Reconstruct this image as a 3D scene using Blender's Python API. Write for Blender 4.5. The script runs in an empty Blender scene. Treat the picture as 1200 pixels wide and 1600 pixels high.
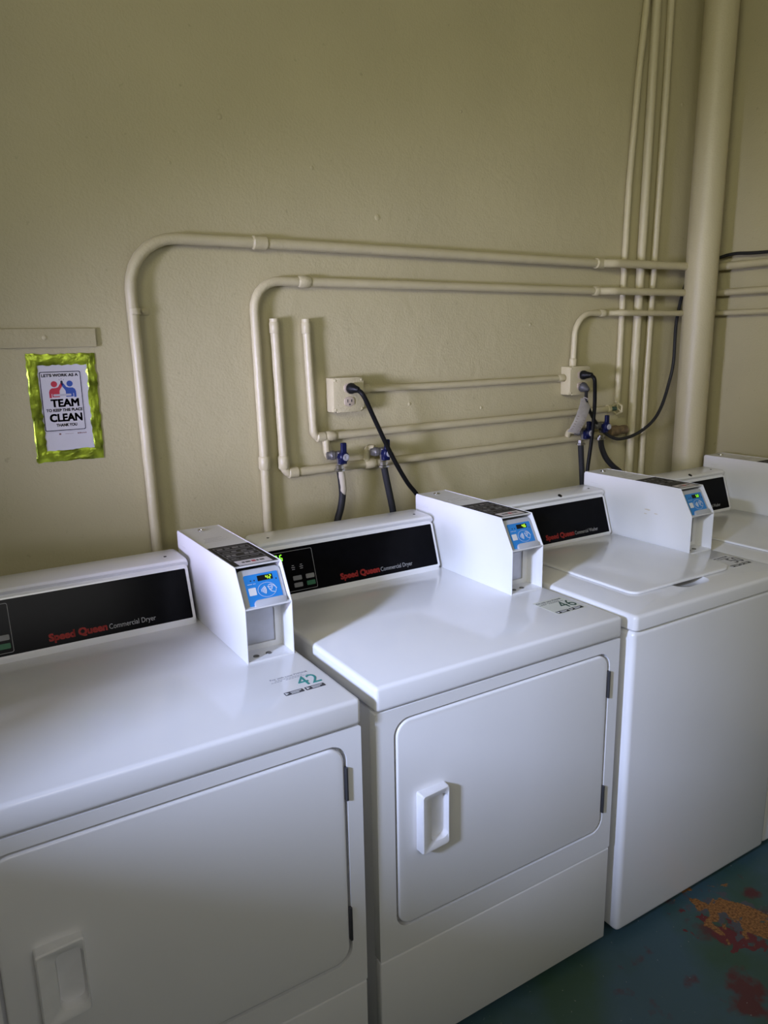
import bpy, bmesh, math, random
from mathutils import Matrix, Vector

random.seed(7)
S = bpy.context.scene
COL = S.collection
PI = math.pi

# ------------------------------------------------------------------ camera
cd = bpy.data.cameras.new('camera')
cd.sensor_fit = 'HORIZONTAL'
cd.sensor_width = 36.0
cd.lens = 36.0 * 1190.67 / 1200.0
cd.clip_start = 0.02
cam = bpy.data.objects.new('camera', cd)
COL.objects.link(cam)
RIGHT = Vector((0.84883676, -0.52834845, -0.01800186))
DOWN = Vector((-0.13266769, -0.1799323, -0.97469157))
FWD = Vector((0.51173766, 0.8297423, -0.22282792))
m = Matrix.Identity(4)
for i in range(3):
    m[i][0] = RIGHT[i]; m[i][1] = -DOWN[i]; m[i][2] = -FWD[i]
m.translation = Vector((-0.6834, -1.1541, 1.5646))
cam.matrix_world = m
S.camera = cam

# ------------------------------------------------------------------ world, lamps, exposure
S.view_settings.view_transform = 'Standard'
S.view_settings.look = 'None'
S.view_settings.gamma = 1.0
S.view_settings.use_curve_mapping = False
S.view_settings.exposure = 0.0
w = bpy.data.worlds.new('world')
S.world = w
w.use_nodes = True
w.node_tree.nodes['Background'].inputs['Color'].default_value = (0.55, 0.68, 1.0, 1)
w.node_tree.nodes['Background'].inputs['Strength'].default_value = 0.25


def area(name, loc, aim, sx, sy, power, color, spread=PI):
    l = bpy.data.lights.new(name, 'AREA')
    l.shape = 'RECTANGLE'; l.size = sx; l.size_y = sy
    l.energy = power; l.color = color
    l.spread = spread
    o = bpy.data.objects.new(name, l)
    COL.objects.link(o)
    o.location = loc
    o.rotation_euler = (Vector(aim) - Vector(loc)).to_track_quat('-Z', 'Y').to_euler()
    return o


# daylight through the left side window; the other three are added fill lamps
area('side_window_daylight', (-4.6, -1.72, 3.0), (0.2, 0.1, 0.9), 0.45, 0.55, 515, (0.545, 0.645, 1.0))
area('small_window_daylight', (-2.00, -0.20, 1.35), (0.62, 0.86, 1.44), 0.36, 0.36, 3.8, (0.62, 0.62, 1.0), PI * 0.17)  # added lamp without a known source, brightens the middle of the back wall
area('clerestory_daylight', (-0.3, -2.72, 2.25), (0.7, 0.8, 1.1), 1.5, 0.6, 14.5, (0.98, 0.96, 0.93))  # added fill from the front for the back wall and machine fronts
area('upper_window_daylight', (-2.04, -1.70, 2.60), (1.5, 0.6, 1.95), 1.0, 0.5, 7.8, (1.0, 0.975, 0.74), PI * 0.4)  # added warm fill, lifts the pipes and right wall near the corner

# ------------------------------------------------------------------ materials
MATS = {}


def nodes_of(name):
    mt = bpy.data.materials.new(name)
    mt.use_nodes = True
    nt = mt.node_tree
    return mt, nt, nt.nodes, nt.links, nt.nodes['Principled BSDF']


def mat(name, color, rough=0.5, metal=0.0, noise=0.03, scale=40.0, bump=0.0, bscale=120.0, spec=0.5, emit=None, estr=0.0, coat=0.0):
    if name in MATS:
        return MATS[name]
    mt, nt, N, L, B = nodes_of(name)
    tc = N.new('ShaderNodeTexCoord')
    nz = N.new('ShaderNodeTexNoise'); nz.inputs['Scale'].default_value = scale; nz.inputs['Detail'].default_value = 4
    L.new(tc.outputs['Object'], nz.inputs['Vector'])
    rp = N.new('ShaderNodeValToRGB')
    lo = [max(0, c * (1 - noise)) for c in color]; hi = [min(1, c * (1 + noise)) for c in color]
    rp.color_ramp.elements[0].position = 0.3; rp.color_ramp.elements[0].color = (*lo, 1)
    rp.color_ramp.elements[1].position = 0.7; rp.color_ramp.elements[1].color = (*hi, 1)
    L.new(nz.outputs['Fac'], rp.inputs['Fac'])
    L.new(rp.outputs['Color'], B.inputs['Base Color'])
    B.inputs['Roughness'].default_value = rough
    B.inputs['Metallic'].default_value = metal
    B.inputs['Specular IOR Level'].default_value = spec
    if coat:
        B.inputs['Coat Weight'].default_value = coat
        B.inputs['Coat Roughness'].default_value = 0.08
    if bump:
        n2 = N.new('ShaderNodeTexNoise'); n2.inputs['Scale'].default_value = bscale; n2.inputs['Detail'].default_value = 5
        L.new(tc.outputs['Object'], n2.inputs['Vector'])
        bp = N.new('ShaderNodeBump'); bp.inputs['Strength'].default_value = bump; bp.inputs['Distance'].default_value = 0.004
        L.new(n2.outputs['Fac'], bp.inputs['Height'])
        L.new(bp.outputs['Normal'], B.inputs['Normal'])
    if emit:
        B.inputs['Emission Color'].default_value = (*emit, 1)
        B.inputs['Emission Strength'].default_value = estr
    MATS[name] = mt
    return mt


def paint_mat(name, color, rough, grime):
    """beige wall paint: fine roller stipple, coarse trowel unevenness, a few specks of dirt"""
    mt, nt, N, L, B = nodes_of(name)
    tc = N.new('ShaderNodeTexCoord')
    big = N.new('ShaderNodeTexNoise'); big.inputs['Scale'].default_value = 2.2; big.inputs['Detail'].default_value = 6
    L.new(tc.outputs['Object'], big.inputs['Vector'])
    rp = N.new('ShaderNodeValToRGB')
    rp.color_ramp.elements[0].position = 0.3; rp.color_ramp.elements[0].color = (*[c * 0.93 for c in color], 1)
    rp.color_ramp.elements[1].position = 0.7; rp.color_ramp.elements[1].color = (*[c * 1.05 for c in color], 1)
    L.new(big.outputs['Fac'], rp.inputs['Fac'])
    sp = N.new('ShaderNodeTexNoise'); sp.inputs['Scale'].default_value = 55; sp.inputs['Detail'].default_value = 3
    L.new(tc.outputs['Object'], sp.inputs['Vector'])
    r2 = N.new('ShaderNodeValToRGB')
    r2.color_ramp.elements[0].position = 0.70; r2.color_ramp.elements[0].color = (0, 0, 0, 1)
    r2.color_ramp.elements[1].position = 0.78; r2.color_ramp.elements[1].color = (grime, grime, grime, 1)
    L.new(sp.outputs['Fac'], r2.inputs['Fac'])
    mx = N.new('ShaderNodeMix'); mx.data_type = 'RGBA'
    L.new(r2.outputs['Color'], mx.inputs['Factor'])
    L.new(rp.outputs['Color'], mx.inputs['A'])
    mx.inputs['B'].default_value = (*[c * 0.45 for c in color], 1)
    L.new(mx.outputs['Result'], B.inputs['Base Color'])
    B.inputs['Roughness'].default_value = rough
    f = N.new('ShaderNodeTexNoise'); f.inputs['Scale'].default_value = 150; f.inputs['Detail'].default_value = 4
    c = N.new('ShaderNodeTexNoise'); c.inputs['Scale'].default_value = 14; c.inputs['Detail'].default_value = 5; c.inputs['Distortion'].default_value = 0.6
    for q in (f, c):
        L.new(tc.outputs['Object'], q.inputs['Vector'])
    b1 = N.new('ShaderNodeBump'); b1.inputs['Strength'].default_value = 0.28; b1.inputs['Distance'].default_value = 0.004
    b2 = N.new('ShaderNodeBump'); b2.inputs['Strength'].default_value = 0.22; b2.inputs['Distance'].default_value = 0.012
    L.new(f.outputs['Fac'], b1.inputs['Height'])
    L.new(c.outputs['Fac'], b2.inputs['Height'])
    L.new(b1.outputs['Normal'], b2.inputs['Normal'])
    L.new(b2.outputs['Normal'], B.inputs['Normal'])
    MATS[name] = mt
    return mt


WALLC = (0.45, 0.405, 0.235)
wall_m = paint_mat('beige_wall_paint', WALLC, 0.5, 0.35)
pipe_m = paint_mat('beige_pipe_paint', (0.48, 0.43, 0.26), 0.42, 0.15)
ceil_m = mat('ceiling_paint', (0.5, 0.46, 0.36), 0.8)
enamel = mat('white_enamel', (0.80, 0.80, 0.815), 0.13, noise=0.012, scale=6, spec=0.5)
enamel_box = mat('white_powder_coat', (0.74, 0.74, 0.745), 0.35, noise=0.015, scale=9, bump=0.03, bscale=500)
plastic_w = mat('white_plastic', (0.80, 0.80, 0.82), 0.3)
seam_m = mat('dark_gap', (0.03, 0.03, 0.035), 0.7)
black_gl = mat('black_glossy_overlay', (0.003, 0.003, 0.004), 0.18, noise=0.2, spec=0.05)
black_pl = mat('black_plastic', (0.006, 0.006, 0.006), 0.45, spec=0.2)
cable_m = mat('black_cable', (0.006, 0.006, 0.006), 0.5, spec=0.15)
cable_g = mat('grey_cable', (0.02, 0.02, 0.02), 0.5, spec=0.25)
rubber = mat('grey_rubber_hose', (0.02, 0.0205, 0.022), 0.55, spec=0.25)
red_t = mat('red_lettering', (0.55, 0.035, 0.026), 0.5)
grey_t = mat('grey_lettering', (0.33, 0.33, 0.34), 0.5)
white_t = mat('white_print', (0.72, 0.72, 0.72), 0.5)
black_t = mat('black_print', (0.015, 0.015, 0.018), 0.5)
dim_t = mat('pale_grey_print', (0.36, 0.36, 0.40), 0.5)
teal_t = mat('teal_print', (0.03, 0.27, 0.25), 0.5)
dkgreen_t = mat('dark_green_print', (0.02, 0.07, 0.05), 0.5)
greyblack_t = mat('dark_grey_print', (0.05, 0.05, 0.06), 0.5)
chrome = mat('chrome', (0.62, 0.61, 0.58), 0.22, 1.0)
steel = mat('brushed_steel', (0.52, 0.52, 0.54), 0.42, 0.85, noise=0.08, scale=30)
dullmetal = mat('dull_grey_metal', (0.17, 0.165, 0.155), 0.5, 0.6, noise=0.2)
hinge_m = mat('dark_hinge_metal', (0.10, 0.10, 0.11), 0.4, 0.7)
blue_face = mat('blue_reader_face', (0.02, 0.22, 0.60), 0.35)
grey_pl = mat('grey_reader_plastic', (0.44, 0.45, 0.48), 0.4)
label_blk = mat('black_instruction_label', (0.018, 0.016, 0.014), 0.55, spec=0.1)
label_pink = mat('pale_label_strip', (0.62, 0.57, 0.57), 0.5)
cream_lab = mat('cream_sticker', (0.62, 0.63, 0.55), 0.45)
led = mat('green_led', (0.05, 0.25, 0.02), 0.5, emit=(0.28, 1.0, 0.03), estr=1.3)
led_bright = mat('yellow_green_led', (0.1, 0.3, 0.02), 0.5, emit=(0.55, 1.0, 0.03), estr=1.4)
btn_grey = mat('grey_button', (0.22, 0.22, 0.22), 0.5)
btn_green = mat('green_button', (0.02, 0.14, 0.06), 0.5)
handle_blue = mat('blue_valve_handle', (0.004, 0.007, 0.045), 0.4, spec=0.25)
paper = mat('white_paper', (0.54, 0.53, 0.54), 0.75, noise=0.03, scale=8)
sign_red = mat('sign_red', (0.42, 0.025, 0.045), 0.6)
sign_blue = mat('sign_blue', (0.025, 0.07, 0.30), 0.6)
sign_navy = mat('sign_navy_ink', (0.015, 0.015, 0.035), 0.6)
foil = mat('yellow_green_foil', (0.28, 0.36, 0.025), 0.3, 0.65, noise=0.8, scale=26, bump=0.5, bscale=60)
tag_m = mat('silver_tag', (0.33, 0.31, 0.28), 0.45, 0.3, noise=0.1, scale=60)
iv_out = mat('ivory_receptacle', (0.42, 0.35, 0.26), 0.45)
valve_green = mat('worn_green_brass', (0.06, 0.11, 0.09), 0.5, 0.4, noise=0.5, scale=150)
rust = mat('rusty_brown_paint', (0.20, 0.14, 0.08), 0.7, noise=0.4, scale=60, bump=0.4)
cream_paint = mat('cream_paint_flake', (0.45, 0.41, 0.30), 0.6, bump=0.3, bscale=90)


def floor_mat():
    mt, nt, N, L, B = nodes_of('worn_painted_concrete')
    tc = N.new('ShaderNodeTexCoord')

    def noise(scale, detail=6, dist=0.0):
        n = N.new('ShaderNodeTexNoise')
        n.inputs['Scale'].default_value = scale; n.inputs['Detail'].default_value = detail
        n.inputs['Distortion'].default_value = dist
        L.new(tc.outputs['Object'], n.inputs['Vector'])
        return n.outputs['Fac']

    def ramp(sock, a, b):
        r = N.new('ShaderNodeMapRange')
        r.inputs['From Min'].default_value = a; r.inputs['From Max'].default_value = b
        L.new(sock, r.inputs['Value'])
        return r.outputs['Result']

    def math_(op, a, b):
        n = N.new('ShaderNodeMath'); n.operation = op
        for i, x in enumerate((a, b)):
            if isinstance(x, (int, float)):
                n.inputs[i].default_value = x
            else:
                L.new(x, n.inputs[i])
        return n.outputs[0]

    def blob(cx, cy, rx, ry, rot):
        mp = N.new('ShaderNodeMapping'); mp.vector_type = 'TEXTURE'
        mp.inputs['Location'].default_value = (cx, cy, 0)
        mp.inputs['Rotation'].default_value = (0, 0, rot)
        mp.inputs['Scale'].default_value = (rx, ry, 1)
        L.new(tc.outputs['Object'], mp.inputs['Vector'])
        ln = N.new('ShaderNodeVectorMath'); ln.operation = 'LENGTH'
        L.new(mp.outputs['Vector'], ln.inputs[0])
        return ln.outputs['Value']

    def mix(fac, a, col):
        n = N.new('ShaderNodeMix'); n.data_type = 'RGBA'
        L.new(fac, n.inputs['Factor'])
        if isinstance(a, tuple):
            n.inputs['A'].default_value = (*a, 1)
        else:
            L.new(a, n.inputs['A'])
        n.inputs['B'].default_value = (*col, 1)
        return n.outputs['Result']

    c = mix(ramp(noise(3.0), 0.48, 0.66), (0.052, 0.108, 0.142), (0.040, 0.092, 0.060))
    # dark red primer showing through the green
    redmask = math_('ADD', noise(9, 8), math_('MULTIPLY', blob(1.0, -0.55, 0.55, 0.5, 0.2), -0.22))
    c = mix(ramp(redmask, 0.37, 0.45), c, (0.10, 0.022, 0.024))
    r2 = math_('ADD', noise(22, 6, 0.8), math_('MULTIPLY', blob(1.0, -0.17, 0.12, 0.07, -1.0), -0.2))
    c = mix(ramp(r2, 0.40, 0.43), c, (0.14, 0.017, 0.022))
    g2 = math_('ADD', noise(26, 6, 0.5), math_('MULTIPLY', blob(1.06, -0.12, 0.15, 0.09, -1.1), -0.25))
    c = mix(ramp(g2, 0.36, 0.39), c, (0.085, 0.085, 0.10))
    # bare orange concrete where all the paint is gone
    om = math_('ADD', noise(18, 7, 0.4), math_('MULTIPLY', blob(1.075, -0.165, 0.20, 0.095, -1.08), -0.28))
    gr = noise(160, 4)
    oc = N.new('ShaderNodeValToRGB')
    oc.color_ramp.elements[0].position = 0.35; oc.color_ramp.elements[0].color = (0.14, 0.05, 0.012, 1)
    oc.color_ramp.elements[1].position = 0.65; oc.color_ramp.elements[1].color = (0.42, 0.19, 0.055, 1)
    L.new(gr, oc.inputs['Fac'])
    n = N.new('ShaderNodeMix'); n.data_type = 'RGBA'
    L.new(ramp(om, 0.30, 0.325), n.inputs['Factor']); L.new(c, n.inputs['A']); L.new(oc.outputs['Color'], n.inputs['B'])
    c = n.outputs['Result']
    # pale chips
    fl = math_('MULTIPLY', ramp(noise(75, 3), 0.70, 0.74), ramp(noise(7, 2), 0.45, 0.6))
    c = mix(fl, c, (0.42, 0.42, 0.40))
    L.new(c, B.inputs['Base Color'])
    B.inputs['Roughness'].default_value = 0.42
    bp = N.new('ShaderNodeBump'); bp.inputs['Strength'].default_value = 0.2; bp.inputs['Distance'].default_value = 0.004
    L.new(noise(45, 6), bp.inputs['Height'])
    L.new(bp.outputs['Normal'], B.inputs['Normal'])
    return mt


floor_m = floor_mat()

# ------------------------------------------------------------------ mesh helpers


def rrect(x0, x1, z0, z1, r, n=6):
    """rounded rectangle as a counter-clockwise 2-D loop; r may be four radii (bl, br, tr, tl)"""
    rs = r if isinstance(r, (tuple, list)) else (r,) * 4
    out = []
    for (cx, cz, a0, rr) in ((x0 + rs[0], z0 + rs[0], PI, rs[0]), (x1 - rs[1], z0 + rs[1], 1.5 * PI, rs[1]),
                             (x1 - rs[2], z1 - rs[2], 0, rs[2]), (x0 + rs[3], z1 - rs[3], 0.5 * PI, rs[3])):
        for k in range(n + 1):
            a = a0 + 0.5 * PI * k / n
            out.append((cx + rr * math.cos(a), cz + rr * math.sin(a)))
    return out


def frame(o, u, v):
    """matrix: local x -> u, local y -> v, local z -> outward"""
    u = Vector(u).normalized(); v = Vector(v).normalized(); n = u.cross(v)
    M = Matrix.Identity(4)
    for i in range(3):
        M[i][0] = u[i]; M[i][1] = v[i]; M[i][2] = n[i]
    M.translation = Vector(o)
    return M


def fillet(pts, r, n=7):
    """round the corners of a polyline"""
    P = [Vector(p) for p in pts]
    rs = r if isinstance(r, (list, tuple)) else [r] * len(P)
    out = [P[0]]
    for i in range(1, len(P) - 1):
        a = (P[i - 1] - P[i]); b = (P[i + 1] - P[i])
        la, lb = a.length, b.length
        a.normalize(); b.normalize()
        ang = a.angle(b)
        if ang > PI - 0.02 or rs[i] <= 0:
            out.append(P[i]); continue
        t = min(rs[i] / math.tan(ang / 2), la * 0.48, lb * 0.48)
        rr = t * math.tan(ang / 2)
        c = P[i] + (a + b).normalized() * (rr / math.sin(ang / 2))
        p0 = P[i] + a * t; p1 = P[i] + b * t
        v0 = p0 - c; v1 = p1 - c
        tot = v0.angle(v1)
        for k in range(n + 1):
            s = k / n
            out.append(c + (v0 * math.sin((1 - s) * tot) + v1 * math.sin(s * tot)) / math.sin(tot))
    out.append(P[-1])
    return out


def smooth(pts, n=8):
    """Catmull-Rom through the points"""
    P = [Vector(p) for p in pts]
    P = [P[0] * 2 - P[1]] + P + [P[-1] * 2 - P[-2]]
    out = []
    for i in range(1, len(P) - 2):
        for k in range(n):
            t = k / n
            out.append(0.5 * ((2 * P[i]) + (P[i + 1] - P[i - 1]) * t + (2 * P[i - 1] - 5 * P[i] + 4 * P[i + 1] - P[i + 2]) * t * t
                              + (3 * P[i] - P[i - 1] - 3 * P[i + 1] + P[i + 2]) * t ** 3))
    out.append(P[-2])
    return out


class MB:
    def __init__(self):
        self.b = bmesh.new()

    def box(self, x0, x1, y0, y1, z0, z1, bev=0.0, seg=3, M=None):
        vs = [self.b.verts.new(p) for p in ((x0, y0, z0), (x1, y0, z0), (x1, y1, z0), (x0, y1, z0), (x0, y0, z1), (x1, y0, z1), (x1, y1, z1), (x0, y1, z1))]
        fs = [self.b.faces.new([vs[i] for i in f]) for f in ((3, 2, 1, 0), (4, 5, 6, 7), (0, 1, 5, 4), (1, 2, 6, 5), (2, 3, 7, 6), (3, 0, 4, 7))]
        if M is not None:
            for v in vs:
                v.co = M @ v.co
        if bev:
            es = list({e for f in fs for e in f.edges})
            bmesh.ops.bevel(self.b, geom=es, offset=bev, offset_type='OFFSET', segments=seg, profile=0.5, affect='EDGES', clamp_overlap=True)
        return self

    def prism(self, loop, ext, bev=0.0, seg=3, both=False):
        """loop: 3-D points; ext: extrusion vector; bev rounds the edges of the first cap (and the second if both)"""
        e = Vector(ext)
        a = [self.b.verts.new(Vector(p)) for p in loop]
        c = [self.b.verts.new(Vector(p) + e) for p in loop]
        f0 = self.b.faces.new(a); f1 = self.b.faces.new(list(reversed(c)))
        n = len(a); sides = []
        for i in range(n):
            sides.append(self.b.faces.new((a[(i + 1) % n], a[i], c[i], c[(i + 1) % n])))
        bmesh.ops.recalc_face_normals(self.b, faces=[f0, f1] + sides)
        if bev:
            es = list(f0.edges) + (list(f1.edges) if both else [])
            bmesh.ops.bevel(self.b, geom=es, offset=bev, offset_type='OFFSET', segments=seg, profile=0.5, affect='EDGES', clamp_overlap=True)
        return self

    def plate(self, loop2, M, t, bev=0.0, seg=2):
        """flat plate: 2-D loop in the frame M standing t proud of it"""
        return self.prism([M @ Vector((x, y, t)) for x, y in loop2], M.to_3x3() @ Vector((0, 0, -t)), bev, seg)

    def ring(self, outer, inner, M, t):
        """plate with a hole; both 2-D loops"""
        vo = [self.b.verts.new(M @ Vector((x, y, 0))) for x, y in outer]
        vi = [self.b.verts.new(M @ Vector((x, y, 0))) for x, y in inner]
        es = []
        for L in (vo, vi):
            for i in range(len(L)):
                es.append(self.b.edges.new((L[i], L[(i + 1) % len(L)])))
        r = bmesh.ops.triangle_fill(self.b, edges=es, use_beauty=True, use_dissolve=False)
        fs = [g for g in r['geom'] if isinstance(g, bmesh.types.BMFace)]
        r = bmesh.ops.extrude_face_region(self.b, geom=fs)
        vs = [g for g in r['geom'] if isinstance(g, bmesh.types.BMVert)]
        bmesh.ops.translate(self.b, vec=M.to_3x3() @ Vector((0, 0, t)), verts=vs)
        nf = [f for f in self.b.faces if any(v in set(vs) | set(vo) | set(vi) for v in f.verts)]
        bmesh.ops.recalc_face_normals(self.b, faces=nf)
        return self

    def loops(self, ls, cap0=True, cap1=True):
        """skin successive closed loops of 3-D points"""
        R = [[self.b.verts.new(Vector(p)) for p in l] for l in ls]
        n = len(R[0]); fs = []
        for a, c in zip(R, R[1:]):
            for i in range(n):
                fs.append(self.b.faces.new((a[i], a[(i + 1) % n], c[(i + 1) % n], c[i])))
        if cap0: fs.append(self.b.faces.new(list(reversed(R[0]))))
        if cap1: fs.append(self.b.faces.new(R[-1]))
        bmesh.ops.recalc_face_normals(self.b, faces=fs)
        return self

    def tube(self, pts, r, seg=14, lump=0.0, sq=None):
        P = [Vector(p) for p in pts]
        P = [p for i, p in enumerate(P) if i == 0 or (p - P[i - 1]).length > 1e-5]
        T = [(P[min(i + 1, len(P) - 1)] - P[max(i - 1, 0)]).normalized() for i in range(len(P))]
        n = T[0].orthogonal().normalized()
        rings = []
        for i, p in enumerate(P):
            n = (n - T[i] * n.dot(T[i])).normalized()
            bn = T[i].cross(n)
            rr = r(i / (len(P) - 1)) if callable(r) else r
            rr *= 1 + random.uniform(-lump, lump)
            ring = []
            for k in range(seg):
                a = 2 * PI * k / seg
                ring.append(p + n * (rr * math.cos(a)) + bn * (rr * (sq or 1) * math.sin(a)))
            rings.append(ring)
        return self.loops(rings)

    def cyl(self, p0, p1, r, r1=None, seg=20, bev=0.0):
        p0, p1 = Vector(p0), Vector(p1)
        d = (p1 - p0).normalized(); n = d.orthogonal().normalized(); b = d.cross(n)
        r1 = r if r1 is None else r1
        mk = lambda p, q: [p + n * (q * math.cos(2 * PI * k / seg)) + b * (q * math.sin(2 * PI * k / seg)) for k in range(seg)]
        ls = [mk(p0, r), mk(p1, r1)]
        if bev:
            ls = [mk(p0, r - bev), mk(p0 + d * bev, r), mk(p1 - d * bev, r1), mk(p1, r1 - bev)]
        return self.loops(ls)

    def lathe(self, p0, axis, prof, seg=20):
        """prof: (distance along the axis, radius)"""
        p0 = Vector(p0); d = Vector(axis).normalized(); n = d.orthogonal().normalized(); b = d.cross(n)
        return self.loops([[p0 + d * h + n * (r * math.cos(2 * PI * k / seg)) + b * (r * math.sin(2 * PI * k / seg)) for k in range(seg)] for h, r in prof])

    def build(self, name, material, parent=None, angle=38, flat=False):
        me = bpy.data.meshes.new(name)
        self.b.to_mesh(me); self.b.free()
        o = bpy.data.objects.new(name, me)
        COL.objects.link(o)
        me.materials.append(material)
        if not flat:
            for p in me.polygons: p.use_smooth = True
            me.set_sharp_from_angle(angle=math.radians(angle))
        if parent is not None: o.parent = parent
        return o


def lumps(pts, step=0.03):
    """subdivide a path so that painted lumps can vary along it"""
    out = [Vector(pts[0])]
    for a, b in zip(pts, pts[1:]):
        a, b = Vector(a), Vector(b)
        n = max(1, int((b - a).length / step))
        for k in range(1, n + 1): out.append(a.lerp(b, k / n))
    return out


def lettering(name, s, h, M, material, parent, bold=0.0, width=None, align='LEFT', t=0.0004, spacing=1.0, fit=None):
    """letters as a thin mesh: cap height h in the frame M; fit squeezes the line to that length"""
    cu = bpy.data.curves.new(name, 'FONT')
    cu.body = s; cu.size = h / 0.70; cu.extrude = t / 2; cu.align_x = align
    cu.space_character = spacing; cu.resolution_u = 3
    to = bpy.data.objects.new(name, cu); COL.objects.link(to)
    dg = bpy.context.evaluated_depsgraph_get()
    me = bpy.data.meshes.new_from_object(to.evaluated_get(dg))
    bpy.data.objects.remove(to); bpy.data.curves.remove(cu)
    sx = 1.0
    if fit and len(me.vertices):
        xs = [v.co.x for v in me.vertices]
        sx = fit / (max(xs) - min(xs))
    if bold:                                                   # heavier strokes: the letters overlaid with small shifts
        b = bmesh.new()
        d = bold * h
        for dx, dy in ((0, 0), (d, 0), (-d, 0), (0, d), (0, -d), (d, d), (-d, d), (d, -d), (-d, -d)):
            k = len(b.verts); b.from_mesh(me); b.verts.ensure_lookup_table()
            for v in b.verts[k:]:
                v.co.x += dx / sx; v.co.y += dy
        b.to_mesh(me); b.free()
    me.transform(M @ Matrix.Diagonal((sx, 1, 1, 1)) @ Matrix.Translation((0, 0, t / 2)))
    me.materials.clear(); me.materials.append(material)
    me.name = name
    o = bpy.data.objects.new(name, me); COL.objects.link(o)
    if parent is not None: o.parent = parent
    return o


SEG = {'0': 'abcdef', '1': 'bc', '2': 'abged', '3': 'abgcd', '4': 'fgbc', '5': 'afgcd', '6': 'afgedc', '7': 'abc', '8': 'abcdefg', '9': 'abcfgd'}


def digits(name, s, M, h, w, gap, material, parent):
    mb = MB(); x = 0; t = h * 0.14; sl = 0.12
    for c in s:
        if c == '.':
            mb.plate([(x - gap * 0.7, 0), (x - gap * 0.7 + t, 0), (x - gap * 0.7 + t, t), (x - gap * 0.7, t)], M, 0.0004)
            continue
        for g in SEG[c]:
            r = {'a': (t, w - t, h - t, h), 'd': (t, w - t, 0, t), 'g': (t, w - t, h / 2 - t / 2, h / 2 + t / 2),
                 'f': (0, t, h / 2, h - t / 2), 'e': (0, t, t / 2, h / 2), 'b': (w - t, w, h / 2, h - t / 2), 'c': (w - t, w, t / 2, h / 2)}[g]
            mb.plate([(x + r[0] + sl * r[2], r[2]), (x + r[1] + sl * r[2], r[2]), (x + r[1] + sl * r[3], r[3]), (x + r[0] + sl * r[3], r[3])], M, 0.0004)
        x += w + gap
    return mb.build(name, material, parent, flat=True)


def tag(o, label, cat, group=None):
    o['label'] = label; o['category'] = cat
    if group: o['group'] = group
    return o


def thing(name, loc, label, cat, group=None):
    o = bpy.data.objects.new(name, None); COL.objects.link(o)
    o.location = loc; o.empty_display_size = 0.05
    return tag(o, label, cat, group)


def structure(o):
    o['kind'] = 'structure'
    return o


# ------------------------------------------------------------------ the room
XL, XR, YF, YB, ZC = -1.9, 2.08, -2.6, 0.86, 3.0
T = 0.12
structure(MB().box(XL - T, XR + T, YF - T, YB + T, -0.1, 0.0).build('floor', floor_m))
structure(MB().box(XL - T, XR + T, YF - T, YB + T, ZC, ZC + 0.1).build('ceiling', ceil_m))
wb = MB().box(XL - T, XR + T, YB, YB + T, 0, ZC)
for (x, z, r) in ((0.088, 2.122, 0.008), (0.346, 2.024, 0.006), (0.555, 1.908, 0.010), (0.86, 2.23, 0.005), (-0.05, 2.0, 0.005), (1.16, 1.60, 0.006), (0.66, 1.36, 0.006), (1.88, 2.38, 0.009), (0.95, 1.33, 0.006)):
    wb.lathe((x, YB + 0.001, z), (0, -1, 0), [(0, r), (0.002, r * 0.9), (0.0035, r * 0.4)], 10)   # plaster bumps
structure(wb.build('wall_back', wall_m))
structure(MB().box(XR, XR + T, YF - T, YB, 0, ZC).build('wall_right', wall_m))
# left wall side window; the other openings are added to let fill light in
DY0, DY1, DZ0, DZ1 = -0.95, -0.47, 1.585, 2.08
UY0, UY1, UZ0, UZ1 = -2.30, -1.05, 2.32, 2.88  # added high opening for the corner fill lamp
wl = MB().box(XL - T, XL, YF - T, UY0, 0, ZC).box(XL - T, XL, UY0, DY0, 0, UZ0).box(XL - T, XL, UY0, UY1, UZ1, ZC).box(XL - T, XL, 0.02, YB, 0, ZC)
wl.box(XL - T, XL, DY1, 0.02, 0, 1.15).box(XL - T, XL, DY1, 0.02, 1.55, UZ0).box(XL - T, XL, DY1, -0.42, 1.15, 1.55)  # leaves an added small opening for the wall fill lamp
wl.box(XL - T, XL, DY0, DY1, DZ1, UZ0).box(XL - T, XL, UY1, 0.02, UZ0, ZC).box(XL - T, XL, DY0, DY1, 0, DZ0)
structure(wl.build('wall_left', wall_m))
WX0, WX1, WZ0, WZ1 = -1.1, 0.5, 1.93, 2.55  # added opening for the front fill lamp
wf = MB().box(XL, WX0, YF - T, YF, 0, ZC).box(WX1, XR, YF - T, YF, 0, ZC).box(WX0, WX1, YF - T, YF, 0, WZ0).box(WX0, WX1, YF - T, YF, WZ1, ZC)
structure(wf.build('wall_front', wall_m))
tr = MB()
for y in (DY0 - 0.06, DY1):
    tr.box(XL, XL + 0.02, y, y + 0.06, DZ0 - 0.06, DZ1 + 0.06, 0.003)
for z in (DZ0 - 0.06, DZ1):
    tr.box(XL, XL + 0.02, DY0, DY1, z, z + 0.06, 0.003)
structure(tr.build('trim_1', pipe_m))
tw = MB()
for a in ((WX0 - 0.05, WX0, WZ0 - 0.05, WZ1 + 0.05), (WX1, WX1 + 0.05, WZ0 - 0.05, WZ1 + 0.05), (WX0, WX1, WZ1, WZ1 + 0.05), (WX0, WX1, WZ0 - 0.05, WZ0)):
    tw.box(a[0], a[1], YF, YF + 0.02, a[2], a[3], 0.003)
structure(tw.build('trim_2', pipe_m))

# ------------------------------------------------------------------ laundry machines
XM, ZM = Vector((1, 0, 0)), Vector((0, 0, 1))
BX, BW, BF, ZK, BT, ZBT, BB = 0.5654, 0.1054, 0.2552, 1.032, 0.3008, 1.1107, 0.69     # payment box


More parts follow.
